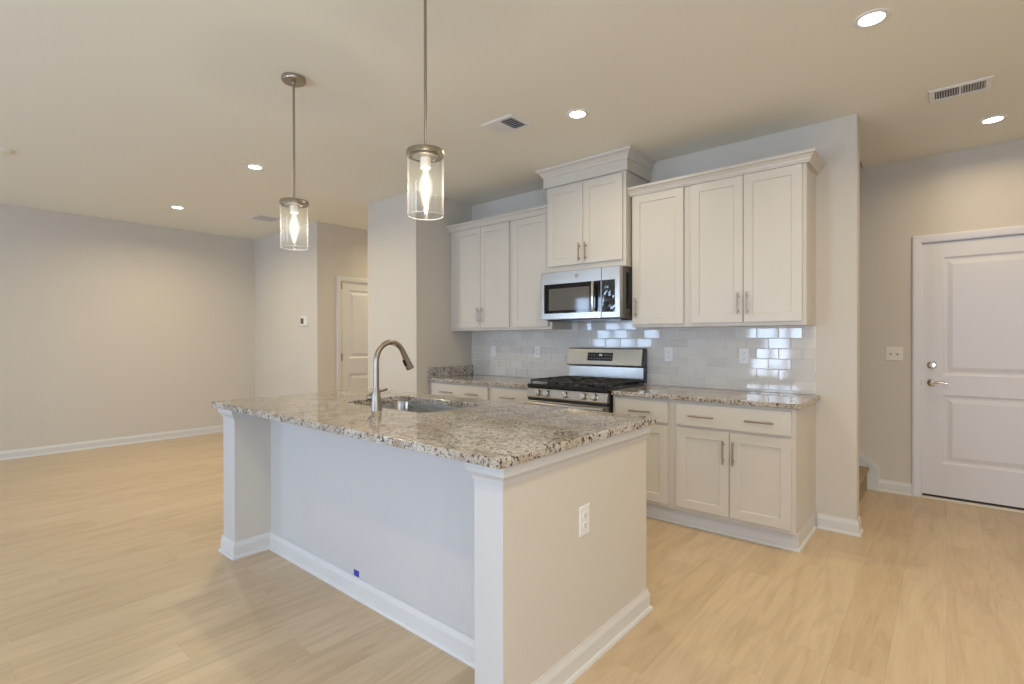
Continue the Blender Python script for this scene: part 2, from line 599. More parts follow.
def panel_door(width, height, z0, panels, depth=0.04, stile=0.125):
    """local: x 0..width, front face at y=0, body behind (+y)"""
    mb = MB()
    ys = 0.0
    prev = z0
    mb.box(0, stile, ys, depth, z0, z0 + height)
    mb.box(width - stile, width, ys, depth, z0, z0 + height)
    for p0, p1 in panels:
        mb.box(stile, width - stile, ys, depth, prev, p0)
        mb.panel_rings(stile, width - stile, p0, p1, 0, [(0, 0), (0.006, 0.004), (0.016, 0.010), (0.030, 0.010), (0.060, 0.002), (0.062, 0.0015)])
        prev = p1
    mb.box(stile, width - stile, ys, depth, prev, z0 + height)
    mb.box(0.02, width - 0.02, depth * 0.6, depth, z0 + 0.02, z0 + height - 0.02)
    return mb


def casing_mb(x0, x1, top, wdt=0.058):
    """three-sided casing around an opening in the local XZ plane, face towards -y"""
    mb = MB()
    prof = [(0, 0), (0, -0.010), (0.012, -0.013), (0.040, -0.017), (0.052, -0.016), (wdt, -0.012), (wdt, 0)]
    rings = []
    for (x, z, sx, sz) in ((x0, 0, -1, 0), (x0, top, -1, 1), (x1, top, 1, 1), (x1, 0, 1, 0)):
        rings.append([(x + sx * d, y, z + sz * d) for d, y in prof])
    mb.ring_skin(rings)
    return mb


def jamb_mb(x0, x1, top, depth, t=0.012):
    mb = MB()
    mb.box(x0, x0 + t, 0, depth, 0, top)
    mb.box(x1 - t, x1, 0, depth, 0, top)
    mb.box(x0 + t, x1 - t, 0, depth, top - t, top)
    return mb


# entry door (wall_entry)
d1 = thing('door_1', 'white two-panel door with lever handle and deadbolt beside the stairs', 'door', ((D1[0] + D1[1]) / 2, YE, 0))
d1['kind'] = 'structure'
Tm = Matrix.Translation((0, YE, 0))
link_obj('door_casing', casing_mb(D1[0], D1[1], D1[2]).xf(Tm), 'door', d1)
link_obj('door_jamb', jamb_mb(D1[0], D1[1], D1[2], T, 0.004).xf(Tm), 'door', d1)
slab = panel_door(0.900, 2.012, 0.032, [(0.288, 0.835), (0.99, 1.925)]).xf(Matrix.Translation((D1[0] + 0.007, YE + 0.008, 0)))
sl = link_obj('door_slab', slab, 'door', d1)
link_obj('threshold', boxes((D1[0] + 0.004, D1[1] - 0.004, YE - 0.022, YE + 0.10, 0, 0.014)), 'plastic_beige', d1, bevel=0.003)
link_obj('under_door_shade', boxes((D1[0] + 0.01, D1[1] - 0.01, YE + 0.014, YE + 0.044, 0.0145, 0.032)), 'dark', d1)  # dark strip stands in for the shaded gap under the door
mb = MB()
cx = -0.093
mb.lathe([(0.033, 0.0), (0.033, -0.004), (0.029, -0.010), (0.022, -0.012), (0.020, -0.016), (0.0, -0.017)], (cx, YE + 0.008, 1.069), 'y', 28, False)
mb.box(cx - 0.004, cx + 0.004, YE - 0.022, YE - 0.008, 1.053, 1.085)
tag(link_obj('deadbolt', mb, 'chrome', d1, smooth=True), 'round polished deadbolt turn')
mb = MB()
mb.lathe([(0.033, 0.0), (0.033, -0.004), (0.030, -0.010), (0.016, -0.014), (0.012, -0.020), (0.012, -0.042), (0.0, -0.043)], (cx, YE + 0.008, 0.929), 'y', 28, False)
mb.tube([(cx, YE - 0.028, 0.929), (cx + 0.03, YE - 0.032, 0.931), (cx + 0.06, YE - 0.033, 0.934), (cx + 0.085, YE - 0.031, 0.930), (cx + 0.108, YE - 0.028, 0.922)],
        [0.010, 0.009, 0.008, 0.007, 0.006], 12)
tag(link_obj('door_handle', mb, 'chrome', d1, smooth=True), 'polished curved lever handle')
tag(link_obj('latch_plate', boxes((D1[0] - 0.0005, D1[0] + 0.006, YE - 0.003, YE + 0.02, 0.90, 0.955)), 'nickel', d1), 'small metal strike plate')

# hall door (wall_hall): local x runs along +Y, face towards +X
Mh = Matrix(((0, -1, 0, XH), (1, 0, 0, 0), (0, 0, 1, 0), (0, 0, 0, 1)))
d2 = thing('door_2', 'white two-panel hallway door partly hidden behind the wall block', 'door', (XH, (D2[0] + D2[1]) / 2, 0))
d2['kind'] = 'structure'
link_obj('door_casing', casing_mb(D2[0], D2[1], D2[2]).xf(Mh), 'trim', d2)
link_obj('door_jamb', jamb_mb(D2[0], D2[1], D2[2], T, 0.004).xf(Mh), 'trim', d2)
slab = panel_door(D2[1] - D2[0] - 0.014, 2.02, 0.010, [(0.24, 0.835), (1.04, 1.925)], stile=0.12).xf(Mh @ Matrix.Translation((D2[0] + 0.007, 0.010, 0)))
sl2 = link_obj('door_slab', slab, 'trim', d2)
for zc in (1.98, 1.06, 0.25):
    mb = MB()
    mb.lathe([(0.007, -0.045), (0.007, 0.045)], (XH + 0.004, D2[0] + 0.004, zc), 'z', 12)
    mb.box(XH - 0.011, XH - 0.006, D2[0] + 0.001, D2[0] + 0.034, zc - 0.048, zc + 0.048)
    tag(link_obj('hinge', mb, 'nickel', d2), 'satin nickel hinge')

# ------------------------------------------------------------------ stairs and skirt board
st = thing('stairs', 'carpeted stairs rising behind the free end of the kitchen wall', 'stairs', (-0.6, 4.7, 0))
st['kind'] = 'structure'
nstep, rise, run = 12, 0.19, 0.26
prof = [(-0.52, 0.0)]
for i in range(nstep):
    x = -0.52 - i * run
    prof += [(x, rise * (i + 1) - 0.03), (x + 0.018, rise * (i + 1) - 0.018), (x + 0.012, rise * (i + 1))]
    prof += [(x - run, rise * (i + 1))] if i == nstep - 1 else [(x - run, rise * (i + 1))]
prof.append((prof[-1][0], 0.0))
mb = MB()
mb.ring_skin([[(x, YB + T + 0.004, z) for x, z in prof], [(x, YE - 0.022, z) for x, z in prof]])
link_obj('carpeted_flight', mb, 'carpet', st)
mb = MB()
sk = [(-0.437, 0.0), (-0.437, 0.200), (-3.6, 0.200 + 3.163 * 0.73), (-3.6, 2.1), (-0.56, 0.0)]
mb.ring_skin([[(x, YE - 0.013, z) for x, z in sk], [(x, YE, z) for x, z in sk]])
cap = [(-0.437, 0.0), (-0.437, 0.200), (-3.6, 0.200 + 3.163 * 0.73), (-3.6, 0.165 + 3.163 * 0.73), (-0.455, 0.178), (-0.465, 0.0)]
mb.ring_skin([[(x, YE - 0.021, z) for x, z in cap], [(x, YE - 0.013, z) for x, z in cap]])
link_obj('skirt_board', mb, 'trim', st)

# ------------------------------------------------------------------ cabinets


def shaker(x0, x1, z0, z1, yf, th=0.020, st_=0.058, flat=False):
    """door leaf with a recessed centre panel; front at yf, back at yf+th"""
    mb = MB()
    rings = [[(x0, yf + th, z0), (x1, yf + th, z0), (x1, yf + th, z1), (x0, yf + th, z1)]]
    prof = [(0, 0.0015), (0.0015, 0.0)]
    if not flat:
        prof += [(st_, 0.0), (st_ + 0.004, 0.007)]
    for ins, dy in prof:
        rings.append([(x0 + ins, yf + dy, z0 + ins), (x1 - ins, yf + dy, z0 + ins), (x1 - ins, yf + dy, z1 - ins), (x0 + ins, yf + dy, z1 - ins)])
    mb.ring_skin(rings)
    return mb


def pull(cx, cz, yf, length, vertical):
    """bar pull standing off the face yf"""
    mb = MB()
    h = length / 2
    so, r = 0.028, 0.0058
    def P(a, y):
        return (cx, y, cz + a) if vertical else (cx + a, y, cz)
    mb.tube([P(-h, yf - so), P(h, yf - so)], r, 12)
    for s in (-1, 1):
        mb.tube([P(s * h * 0.66, yf), P(s * h * 0.66, yf - so)], 0.0045, 10)
    return mb


def add_door(par, x0, x1, z0, z1, yf, hx, hz, hl=0.15):
    d = link_obj('door', shaker(x0, x1, z0, z1, yf), 'cabinet', par)
    if hx is not None:
        tag(link_obj('handle', pull(hx, hz, yf, hl, True), 'nickel', d, smooth=True), 'brushed nickel bar pull')
    return d


def add_drawer(par, x0, x1, z0, z1, yf, hxs, hz, hl=0.165):
    d = link_obj('drawer', shaker(x0, x1, z0, z1, yf, flat=True), 'cabinet', par)
    for hx in hxs:
        tag(link_obj('handle', pull(hx, hz, yf, hl, False), 'nickel', d, smooth=True), 'brushed nickel bar pull')
    return d


UY, UD = 3.677, 3.657              # face frame and door planes of the wall cabinets


def upper(label, x0, x1, doors):
    t = thing('wall_cabinet', label, 'cabinet', ((x0 + x1) / 2, YB, 1.37), 'white wall cabinets')
    link_obj('body', boxes((x0, x1, UY, YB - 0.001, 1.37, 2.41)), 'cabinet', t, bevel=0.002)
    for a, b, hx in doors:
        add_door(t, a, b, 1.395, 2.391, UD, hx, 1.522)
    return t


upper('two-door white wall cabinet against the alcove side wall', XS + 0.002, -3.127, [(-3.888, -3.522, -3.545), (-3.518, -3.150, -3.492)])
upper('single-door white wall cabinet left of the microwave', -3.127, -2.662, [(-3.105, -2.692, None)])
upper('single-door white wall cabinet right of the microwave', -1.8885, -1.440, [(-1.872, -1.470, -1.842)])
upper('two-door white wall cabinet at the right end of the run', -1.440, -0.681, [(-1.412, -1.057, -1.084), (-1.053, -0.702, -1.026)])

CROWN = [(0, 2.394), (0.020, 2.394), (0.022, 2.402), (0.028, 2.407), (0.031, 2.418), (0.046, 2.436), (0.060, 2.441), (0.060, 2.457), (0, 2.457)]
mb = MB()
mb.sweep([(XS + 0.002, UY), (-2.662, UY)], CROWN, 1)
tag(link_obj('crown_molding', mb, 'cabinet'), 'white crown molding topping the two cabinets left of the microwave', 'molding', 'cabinet crown moldings')
mb = MB()
mb.sweep([(-1.8985, UY), (-0.681, UY), (-0.681, YB - 0.001)], CROWN, 1)
tag(link_obj('crown_molding', mb, 'cabinet'), 'white crown molding topping the two cabinets right of the microwave', 'molding', 'cabinet crown moldings')

# raised cabinet over the microwave
CX0, CX1, CY = -2.659, -1.899, 3.60
t = thing('wall_cabinet', 'raised deeper white cabinet above the microwave reaching the ceiling', 'cabinet', ((CX0 + CX1) / 2, YB, 1.878), 'white wall cabinets')
link_obj('body', boxes((CX0, CX1, CY, YB - 0.001, 1.849, 2.70)), 'cabinet', t, bevel=0.002)
add_door(t, -2.635, -2.282, 1.903, 2.572, 3.58, -2.308, 1.998)
add_door(t, -2.278, -1.923, 1.903, 2.572, 3.58, -2.246, 1.998)
mb = MB()
mb.sweep([(CX0, YB - 0.001), (CX0, CY), (CX1, CY), (CX1, YB - 0.001)],
         [(0, 2.588), (0.022, 2.588), (0.022, 2.672), (0.030, 2.676), (0.034, 2.690), (0.052, 2.716), (0.070, 2.726), (0.074, 2.742), (0, 2.742)], 1)
link_obj('crown', mb, 'cabinet', t)

# base cabinets
BF, BD = 3.39, 3.37


def base(label, x0, x1, end=False):
    t = thing('base_cabinet', label, 'cabinet', ((x0 + x1) / 2, YB, 0), 'white base cabinets')
    link_obj('body', boxes((x0, x1, BF, YB - 0.001, 0.118, 0.8665)), 'cabinet', t, bevel=0.002)
    mb = MB()
    mb.box(x0, x1, 3.455, 3.47, 0, 0.1175)
    if end:
        mb.box(x1 - 0.015, x1, 3.47, YB - 0.001, 0, 0.1175)
    sp_ = [(0, 0), (0.013, 0), (0.013, 0.006), (0.008, 0.015), (0, 0.018)]
    if end:
        mb.sweep([(x0, 3.455), (x1, 3.455), (x1, YB - 0.026)], sp_, 1)
    else:
        mb.sweep([(x0, 3.455), (x1, 3.455)], sp_, 1)
    tag(link_obj('toe_kick', mb, 'trim', t), 'white toe board with shoe molding')
    return t


t = base('white base cabinet just right of the range with one drawer over one door', -1.897, -1.433)
add_drawer(t, -1.872, -1.465, 0.702, 0.848, BD, [-1.665], 0.769)
add_door(t, -1.872, -1.465, 0.143, 0.683, BD, -1.838, 0.56)
t = base('white base cabinet at the right end of the run with wide drawer over two doors', -1.433, -0.681, True)
add_drawer(t, -1.404, -0.702, 0.702, 0.848, BD, [-1.230, -0.876], 0.771)
add_door(t, -1.404, -1.058, 0.143, 0.683, BD, -1.088, 0.558)
add_door(t, -1.054, -0.702, 0.143, 0.683, BD, -1.027, 0.558)
t = base('white base cabinet beside the alcove side wall with a two-pull drawer', XS + 0.002, -3.128)
add_drawer(t, -3.925, -3.157, 0.702, 0.848, BD, [-3.687, -3.340], 0.772)
add_door(t, -3.925, -3.543, 0.143, 0.683, BD, -3.57, 0.56)
add_door(t, -3.539, -3.157, 0.143, 0.683, BD, -3.51, 0.56)
t = base('white base cabinet just left of the range with one-pull drawer', -3.128, -2.662)
add_drawer(t, -3.105, -2.690, 0.702, 0.848, BD, [-2.905], 0.773)
add_door(t, -3.105, -2.690, 0.143, 0.683, BD, -2.72, 0.56)


def slab_mb(x0, x1, y0, y1, z0, z1, e=0.005):
    mb = MB()
    def rect(i, z):
        return [(x0 + i, y0 + i, z), (x1 - i, y0 + i, z), (x1 - i, y1 - i, z), (x0 + i, y1 - i, z)]
    mb.ring_skin([rect(e, z0), rect(0, z0 + e), rect(0, z1 - e), rect(e * 0.35, z1 - e * 0.35), rect(e, z1)])
    return mb


YT = 3.979
tag(link_obj('countertop', slab_mb(-1.8955, -0.6515, 3.3585, YT - 0.001, 0.8670, 0.8990), 'granite'),
    'speckled granite countertop on the base cabinets right of the range', 'countertop', 'granite countertops')
t = thing('countertop', 'speckled granite countertop left of the range with short side splash', 'countertop', (-3.31, 3.67, 0.867), 'granite countertops')
link_obj('slab', slab_mb(XS + 0.001, -2.6635, 3.3585, YT - 0.001, 0.8670, 0.8990), 'granite', t)
link_obj('side_splash', slab_mb(XS + 0.001, XS + 0.031, 3.3585, YT - 0.001, 0.8992, 1.0005, 0.003), 'granite', t)

# ------------------------------------------------------------------ tile backsplash
t = thing('backsplash', 'glossy light grey subway tile backsplash between counters and wall cabinets', 'backsplash', ((-2.32), YB, 0.899))
mb = boxes((XS, -0.681, 3.9835, YB - 0.0005, 0.899, 1.3695), (-2.659, -1.892, 3.9835, YB - 0.0005, 1.3695, 1.46))
link_obj('grout', mb, 'grout', t)
mb = MB()
TPX, TPZ, G = 0.147, 0.074, 0.0028
tints = []
BRIGHT = {(0, 1): (0.0, 0.0)}
tl = random.Random(3)
zrows = [1.434, 1.360, 1.286, 1.212, 1.138, 1.064, 0.990, 0.916]
for r, zb in enumerate(zrows + [0.842]):
    z0, z1 = zb, zb + TPZ
    off = -0.681 + (-0.0735 if r % 2 == 0 else -0.0005)
    k = 0
    x1 = off + (TPX if r % 2 == 0 else 0)
    x1 = -0.761 + TPX if r % 2 == 0 else -0.830 + TPX
    while x1 > XS:
        x0 = x1 - TPX
        a, b, c, d = max(x0, XS) + G / 2, min(x1, -0.681) - G / 2, z0 + G / 2, z1 - G / 2
        c = max(c, 0.9005)
        d = min(d, 1.3688 if (b > -1.892 or a < -2.659) else 1.46)
        if c >= 1.3688:
            a, b = max(a, -2.658), min(b, -1.893)
        if b - a > 0.01 and d - c > 0.008:
            tx, tz = tl.gauss(0, 0.011), tl.gauss(0, 0.006)
            mx, mz = (a + b) / 2, (c + d) / 2
            bv = 0.0022
            def fy(x, z):
                return 3.9795 + (x - mx) * tx + (z - mz) * tz
            rings = [[(a, 3.9836, c), (b, 3.9836, c), (b, 3.9836, d), (a, 3.9836, d)],
                     [(a, fy(a, c) + 0.0012, c), (b, fy(b, c) + 0.0012, c), (b, fy(b, d) + 0.0012, d), (a, fy(a, d) + 0.0012, d)],
                     [(a + bv, fy(a, c), c + bv), (b - bv, fy(b, c), c + bv), (b - bv, fy(b, d), d - bv), (a + bv, fy(a, d), d - bv)]]
            vs = mb.ring_skin(rings, False, True)
            tints.append((len(vs) * 4, tl.random()))
        x1 = x0
o = link_obj('tiles', mb, 'tile', t)
at = o.data.attributes.new('tint', 'FLOAT', 'POINT')
i = 0
for n_, v in tints:
    for q in range(n_):
        at.data[i].value = v
        i += 1

# ------------------------------------------------------------------ outlets, switches, plates


def plate_mb(wd, ht, th=0.005):
    mb = MB()
    rings = []
    for ins, y in ((0, 0), (0, -th * 0.5), (0.004, -th)):
        rings.append([(-wd / 2 + ins, y, -ht / 2 + ins), (wd / 2 - ins, y, -ht / 2 + ins), (wd / 2 - ins, y, ht / 2 - ins), (-wd / 2 + ins, y, ht / 2 - ins)])
    mb.ring_skin(rings)
    return mb


def outlet(label, loc, rot=0.0, group='duplex wall outlets'):
    """built facing -Y at the origin, then placed"""
    t = thing('wall_outlet', label, 'outlet', (0, 0, 0), group)
    link_obj('cover_plate', plate_mb(0.072, 0.116), 'plastic', t)
    for s in (-1, 1):
        mb = MB()
        ring = [(0.0165 * math.cos(a) , -0.005, s * 0.0195 + max(-0.0125, min(0.0125, 0.0165 * math.sin(a)))) for a in [2 * PI * k / 24 for k in range(24)]]
        mb.ring_skin([ring, [(x * 0.95, -0.0072, s * 0.0195 + (z - s * 0.0195) * 0.95) for x, y, z in ring]])
        f = link_obj('receptacle', mb, 'plastic', t)
        mb = boxes((-0.0072, -0.0052, -0.0076, -0.0071, s * 0.0195 - 0.002, s * 0.0195 + 0.006), (0.0052, 0.0072, -0.0076, -0.0071, s * 0.0195 - 0.002, s * 0.0195 + 0.005),
                   (-0.002, 0.002, -0.0076, -0.0071, s * 0.0195 - 0.009, s * 0.0195 - 0.005))
        link_obj('slots', mb, 'vent_dark', f)
    t.location = loc
    t.rotation_euler = (0, 0, rot)
    return t


o0 = outlet('white outlet on the tile nearest the right end, beside the bright tile reflections', (-1.141, YT, 1.155))
for lab, x, z in (('white outlet on the tile just right of the range', -1.717, 1.158), ('white outlet on the tile just left of the range', -3.057, 1.157),
                  ('white outlet on the tile near the alcove corner above the side splash', -3.643, 1.159)):
    c = copy_tree(o0)
    c.location = (x, YT, z)
    c['label'] = lab
XI = -1.0848
c = copy_tree(o0)
c.location = (XI, 1.710, 0.572)
c.rotation_euler = (0, 0, PI / 2)
c['label'] = 'white outlet low on the end panel of the island'

t = thing('light_switch', 'ivory two-toggle light switch plate left of the entry door', 'switch', (-0.337, YE, 1.156))
link_obj('cover_plate', plate_mb(0.116, 0.116).xf(Matrix.Translation((-0.337, YE, 1.156))), 'plastic_beige', t)
for s in (-0.023, 0.023):
    mb = boxes((-0.337 + s - 0.009, -0.337 + s + 0.009, YE - 0.006, YE - 0.0048, 1.156 - 0.018, 1.156 + 0.018))
    mb.box(-0.337 + s - 0.005, -0.337 + s + 0.005, YE - 0.016, YE - 0.006, 1.158, 1.168)
    tg = link_obj('toggle', mb, 'plastic_beige', t)
    link_obj('toggle_slot', boxes((-0.337 + s - 0.0055, -0.337 + s + 0.0055, YE - 0.0063, YE - 0.0061, 1.146, 1.157)), 'vent_dark', tg)

t = thing('thermostat', 'small white thermostat with dark display on the short far wall', 'thermostat', (-6.225, YF, 1.52))
link_obj('case', plate_mb(0.16, 0.12, 0.022).xf(Matrix.Translation((-6.225, YF, 1.52))), 'plastic', t)
tag(link_obj('display', boxes((-6.295, -6.225, YF - 0.024, YF - 0.0215, 1.485, 1.555)), 'vent_dark', t), 'dark square display')
tag(link_obj('switch_plate', plate_mb(0.16, 0.116).xf(Matrix.Translation((-6.38, YF, 1.16))), 'wall', origin=(-6.38, YF, 1.10)),
    'pale switch plate under the thermostat on the far wall', 'switch', 'plates on the far wall')
tag(link_obj('outlet_plate', plate_mb(0.076, 0.116).xf(Matrix.Translation((-6.28, YF, 0.86))), 'wall', origin=(-6.28, YF, 0.80)),
    'pale blank plate lowest on the far wall', 'plate', 'plates on the far wall')

# ------------------------------------------------------------------ microwave
MX0, MX1 = -2.654, -1.899
t = thing('microwave', 'stainless over-the-range microwave under the raised cabinet', 'microwave', ((MX0 + MX1) / 2, YB, 1.44))
tag(link_obj('case', boxes((MX0 + 0.004, MX1, 3.562, 3.976, 1.443, 1.846)), 'side_dark', t, bevel=0.003), 'dark painted case')
mb = MB()
for i in range(9):
    mb.box(MX1 - 0.0005, MX1 + 0.0015, 3.60 + i * 0.006, 3.603 + i * 0.006, 1.52, 1.80)
link_obj('side_vent', mb, 'black', t)
SEAM = -2.066


def frame_front(x0, x1, z0, z1, wx0, wx1, wz0, wz1, yf, yb):
    mb = MB()
    e = 0.004
    rings = [[(x0, yb, z0), (x1, yb, z0), (x1, yb, z1), (x0, yb, z1)]]
    for i, y in ((0, yf + e), (e * 0.4, yf + e * 0.3), (e, yf)):
        rings.append([(x0 + i, y, z0 + i), (x1 - i, y, z0 + i), (x1 - i, y, z1 - i), (x0 + i, y, z1 - i)])
    rings.append([(wx0, yf, wz0), (wx1, yf, wz0), (wx1, yf, wz1), (wx0, yf, wz1)])
    rings.append([(wx0, yf + 0.003, wz0), (wx1, yf + 0.003, wz0), (wx1, yf + 0.003, wz1), (wx0, yf + 0.003, wz1)])
    mb.ring_skin(rings)
    return mb


dr = link_obj('door', frame_front(MX0, SEAM - 0.001, 1.447, 1.846, -2.624, SEAM - 0.004, 1.497, 1.744, 3.51, 3.561), 'steel', t)
tag(dr, 'stainless door frame')
g = link_obj('glass', boxes((-2.623, SEAM - 0.005, 3.5115, 3.5135, 1.498, 1.743)), 'black_gloss', dr)
tag(g, 'black door glass')
tag(link_obj('screen', boxes((-2.575, -2.175, 3.5108, 3.5115, 1.522, 1.705)), 'window_mesh', dr), 'grey window screen')
mb = MB()
hx = -2.128
mb.tube([(hx, 3.487, 1.505), (hx, 3.480, 1.53), (hx, 3.477, 1.62), (hx, 3.480, 1.715), (hx, 3.487, 1.737)], 0.0125, 14)
mb.tube([(hx, 3.51, 1.52), (hx, 3.482, 1.52)], 0.008, 10)
mb.tube([(hx, 3.51, 1.722), (hx, 3.482, 1.722)], 0.008, 10)
tag(link_obj('handle', mb, 'chrome', dr, smooth=True), 'vertical steel bar handle')
mb = MB()
mb.lathe([(0.017, 0), (0.017, -0.002), (0.015, -0.003), (0, -0.003)], (-2.296, 3.51, 1.797), 'y', 28, False)
eb = link_obj('badge', mb, 'nickel', dr)
tag(eb, 'round grey emblem')
mb = MB()
mb.tube([(-2.296 + 0.011 * math.cos(a), 3.5065, 1.797 + 0.011 * math.sin(a)) for a in [2 * PI * k / 20 for k in range(21)]], 0.0012, 6)
mb.tube([(-2.301, 3.5065, 1.800), (-2.304, 3.5065, 1.797), (-2.301, 3.5065, 1.793), (-2.298, 3.5065, 1.797), (-2.294, 3.5065, 1.797), (-2.291, 3.5065, 1.801), (-2.291, 3.5065, 1.793)], 0.001, 6)
link_obj('monogram', mb, 'chrome', dr)
cp = link_obj('control_panel', frame_front(SEAM + 0.001, MX1 - 0.006, 1.447, 1.846, SEAM + 0.004, -1.945, 1.492, 1.744, 3.51, 3.561), 'steel', t)
tag(cp, 'stainless control side')
# the touch panel is still under wrinkled film
mb = MB()
fr_ = random.Random(11)
nx, nz = 6, 12
grid = [[mb.bm.verts.new((SEAM + 0.005 + (-1.946 - SEAM - 0.005) * i / nx, 3.5108 - (0.0045 * fr_.random() if 0 < i < nx and 0 < j < nz else 0), 1.493 + 0.25 * j / nz))
         for i in range(nx + 1)] for j in range(nz + 1)]
for j in range(nz):
    for i in range(nx):
        mb.bm.faces.new((grid[j][i], grid[j][i + 1], grid[j + 1][i + 1], grid[j + 1][i]))
tag(link_obj('touch_panel', mb, 'film', cp), 'black touch panel under wrinkled clear film')
link_obj('underside', boxes((MX0 + 0.03, MX1 - 0.03, 3.57, 3.93, 1.432, 1.4425)), 'black', t)

# ------------------------------------------------------------------ gas range
RX0, RX1 = -2.652, -1.903
RY = 3.31
t = thing('gas_range', 'stainless gas range with black cooktop between the base cabinets', 'range', ((RX0 + RX1) / 2, 3.65, 0))
tag(link_obj('body', boxes((RX0 + 0.003, RX1 - 0.003, 3.345, 3.965, 0.03, 0.893)), 'black', t), 'black sides')
# control panel, sloped face
mb = MB()
pf = [(3.345, 0.806), (RY + 0.002, 0.806), (RY - 0.004, 0.816), (RY + 0.014, 0.878), (RY + 0.022, 0.884), (3.345, 0.884)]
mb.ring_skin([[(RX0, y, z) for y, z in pf], [(RX1, y, z) for y, z in pf]])
cpn = link_obj('control_panel', mb, 'steel', t)
for kx in (-2.530, -2.440, -2.266, -2.097, -2.005):
    mb = MB()
    mb.lathe([(0.029, 0.0), (0.029, -0.005), (0.025, -0.007), (0.0235, -0.032), (0.020, -0.037), (0, -0.037)], (0, 0, 0), 'y', 24, False)
    mb.box(-0.005, 0.005, -0.043, -0.033, -0.022, 0.022)
    mb.xf(Matrix.Translation((kx, RY + 0.005, 0.846)) @ Matrix.Rotation(math.radians(-13), 4, 'X'))
    link_obj('knob', mb, 'chrome', cpn, smooth=True)
# cooktop
mb = MB()
pf = [(RY + 0.012, 0.8845), (RY + 0.004, 0.892), (RY + 0.004, 0.908), (RY + 0.014, 0.917), (3.90, 0.917), (3.905, 0.8845)]
mb.ring_skin([[(RX0, y, z) for y, z in pf], [(RX1, y, z) for y, z in pf]])
tag(link_obj('cooktop', mb, 'black', t), 'glossy black cooktop')
for bx, by, br in ((-2.50, 3.46, 0.045), (-2.50, 3.76, 0.038), (-2.055, 3.46, 0.05), (-2.055, 3.76, 0.038), (-2.278, 3.61, 0.045)):
    mb = MB()
    mb.lathe([(br, 0.917), (br, 0.926), (br * 0.85, 0.930), (br * 0.85, 0.938), (br * 0.7, 0.941), (0, 0.941)], (bx, by, 0), 'z', 24, False)
    link_obj('burner', mb, 'iron', t, smooth=True)
gw = (RX1 - RX0 - 0.03) / 3
for gi in range(3):
    a = RX0 + 0.015 + gi * gw + 0.002
    b = a + gw - 0.004
    y0, y1 = 3.335, 3.875
    mb = MB()
    bw, z0, z1 = 0.013, 0.936, 0.952
    mb.box(a, b, y0, y0 + bw, z0, z1)
    mb.box(a, b, y1 - bw, y1, z0, z1)
    mb.box(a, a + bw, y0 + bw, y1 - bw, z0, z1)
    mb.box(b - bw, b, y0 + bw, y1 - bw, z0, z1)
    xm = (a + b) / 2
    ym = (y0 + y1) / 2
    mb.box(a + bw, b - bw, ym - bw / 2, ym + bw / 2, z0, z1)
    for yc in (3.46, 3.76) if gi != 1 else (3.46, 3.61, 3.76):
        for s in (-1, 1):
            mb.box(min(xm + s * 0.022, xm + s * (gw / 2 - 0.008)), max(xm + s * 0.022, xm + s * (gw / 2 - 0.008)), yc - 0.006, yc + 0.006, z0 + 0.002, z1 + 0.002)
        for s in (-1, 1):
            q0, q1 = yc + s * 0.022, yc + s * 0.13
            mb.box(xm - 0.006, xm + 0.006, min(q0, q1), max(q0, q1), z0 + 0.003, z1 + 0.001)
    for px_, py_ in ((a, y0), (b - bw, y0), (a, y1 - bw), (b - bw, y1 - bw), (a, ym - bw / 2), (b - bw, ym - bw / 2)):
        mb.box(px_, px_ + bw, py_, py_ + bw, 0.917, z0)
    link_obj('grate', mb, 'iron', t, bevel=0.002)
# oven door, handle and drawer
mb = frame_front(RX0 + 0.002, RX1 - 0.002, 0.205, 0.782, RX0 + 0.12, RX1 - 0.12, 0.34, 0.62, RY, 3.344)
od = link_obj('oven_door', mb, 'steel', t)
link_obj('oven_window', boxes((RX0 + 0.121, RX1 - 0.121, RY + 0.0015, RY + 0.0029, 0.341, 0.619)), 'black_gloss', od)
mb = MB()
hp = []
for k in range(13):
    u = k / 12.0
    hp.append((RX0 + 0.012 + (RX1 - RX0 - 0.024) * u, RY - 0.042 - 0.022 * math.sin(PI * u), 0.757))
rings = []
for x, y, z in hp:
    rings.append([(x, y + 0.010 * math.cos(a), z + 0.021 * math.sin(a)) for a in [2 * PI * q / 16 for q in range(16)]])
mb.ring_skin(rings)
for x in (RX0 + 0.045, RX1 - 0.045):
    mb.box(x - 0.012, x + 0.012, RY - 0.040, RY + 0.001, 0.745, 0.769)
tag(link_obj('handle', mb, 'steel', od, smooth=True), 'wide bowed steel handle')
dw = link_obj('drawer', boxes((RX0 + 0.002, RX1 - 0.002, RY + 0.002, 3.344, 0.06, 0.198)), 'steel', t, bevel=0.004)
link_obj('panel_gap_shade', boxes((RX0 + 0.006, RX1 - 0.006, RY + 0.006, 3.3445, 0.7825, 0.8055)), 'dark', t)  # dark filler gives the shade between control panel and oven door
# backguard
mb = MB()
pf = [(3.965, 0.94), (3.925, 0.94), (3.925, 1.040), (3.888, 1.052), (3.884, 1.060), (3.912, 1.196), (3.920, 1.204), (3.965, 1.204)]
bgx0, bgx1 = RX0 + 0.006, RX1 + 0.002
mb.ring_skin([[(bgx0, y, z) for y, z in pf], [(bgx1 - 0.012, y, z) for y, z in pf]])
bg = link_obj('backguard', mb, 'steel', t)
mb = MB()
mb.ring_skin([[(bgx1 - 0.0118, y, z) for y, z in pf], [(bgx1, y, z) for y, z in pf]])
tag(link_obj('end_cap', mb, 'black', bg), 'black end cap')
mb = MB()
pf2 = [(3.964, 0.9175), (3.910, 0.9175), (3.910, 0.9395), (3.964, 0.9395)]
mb.ring_skin([[(bgx0, y, z) for y, z in pf2], [(bgx1, y, z) for y, z in pf2]])
link_obj('rear_vent', mb, 'black', bg)
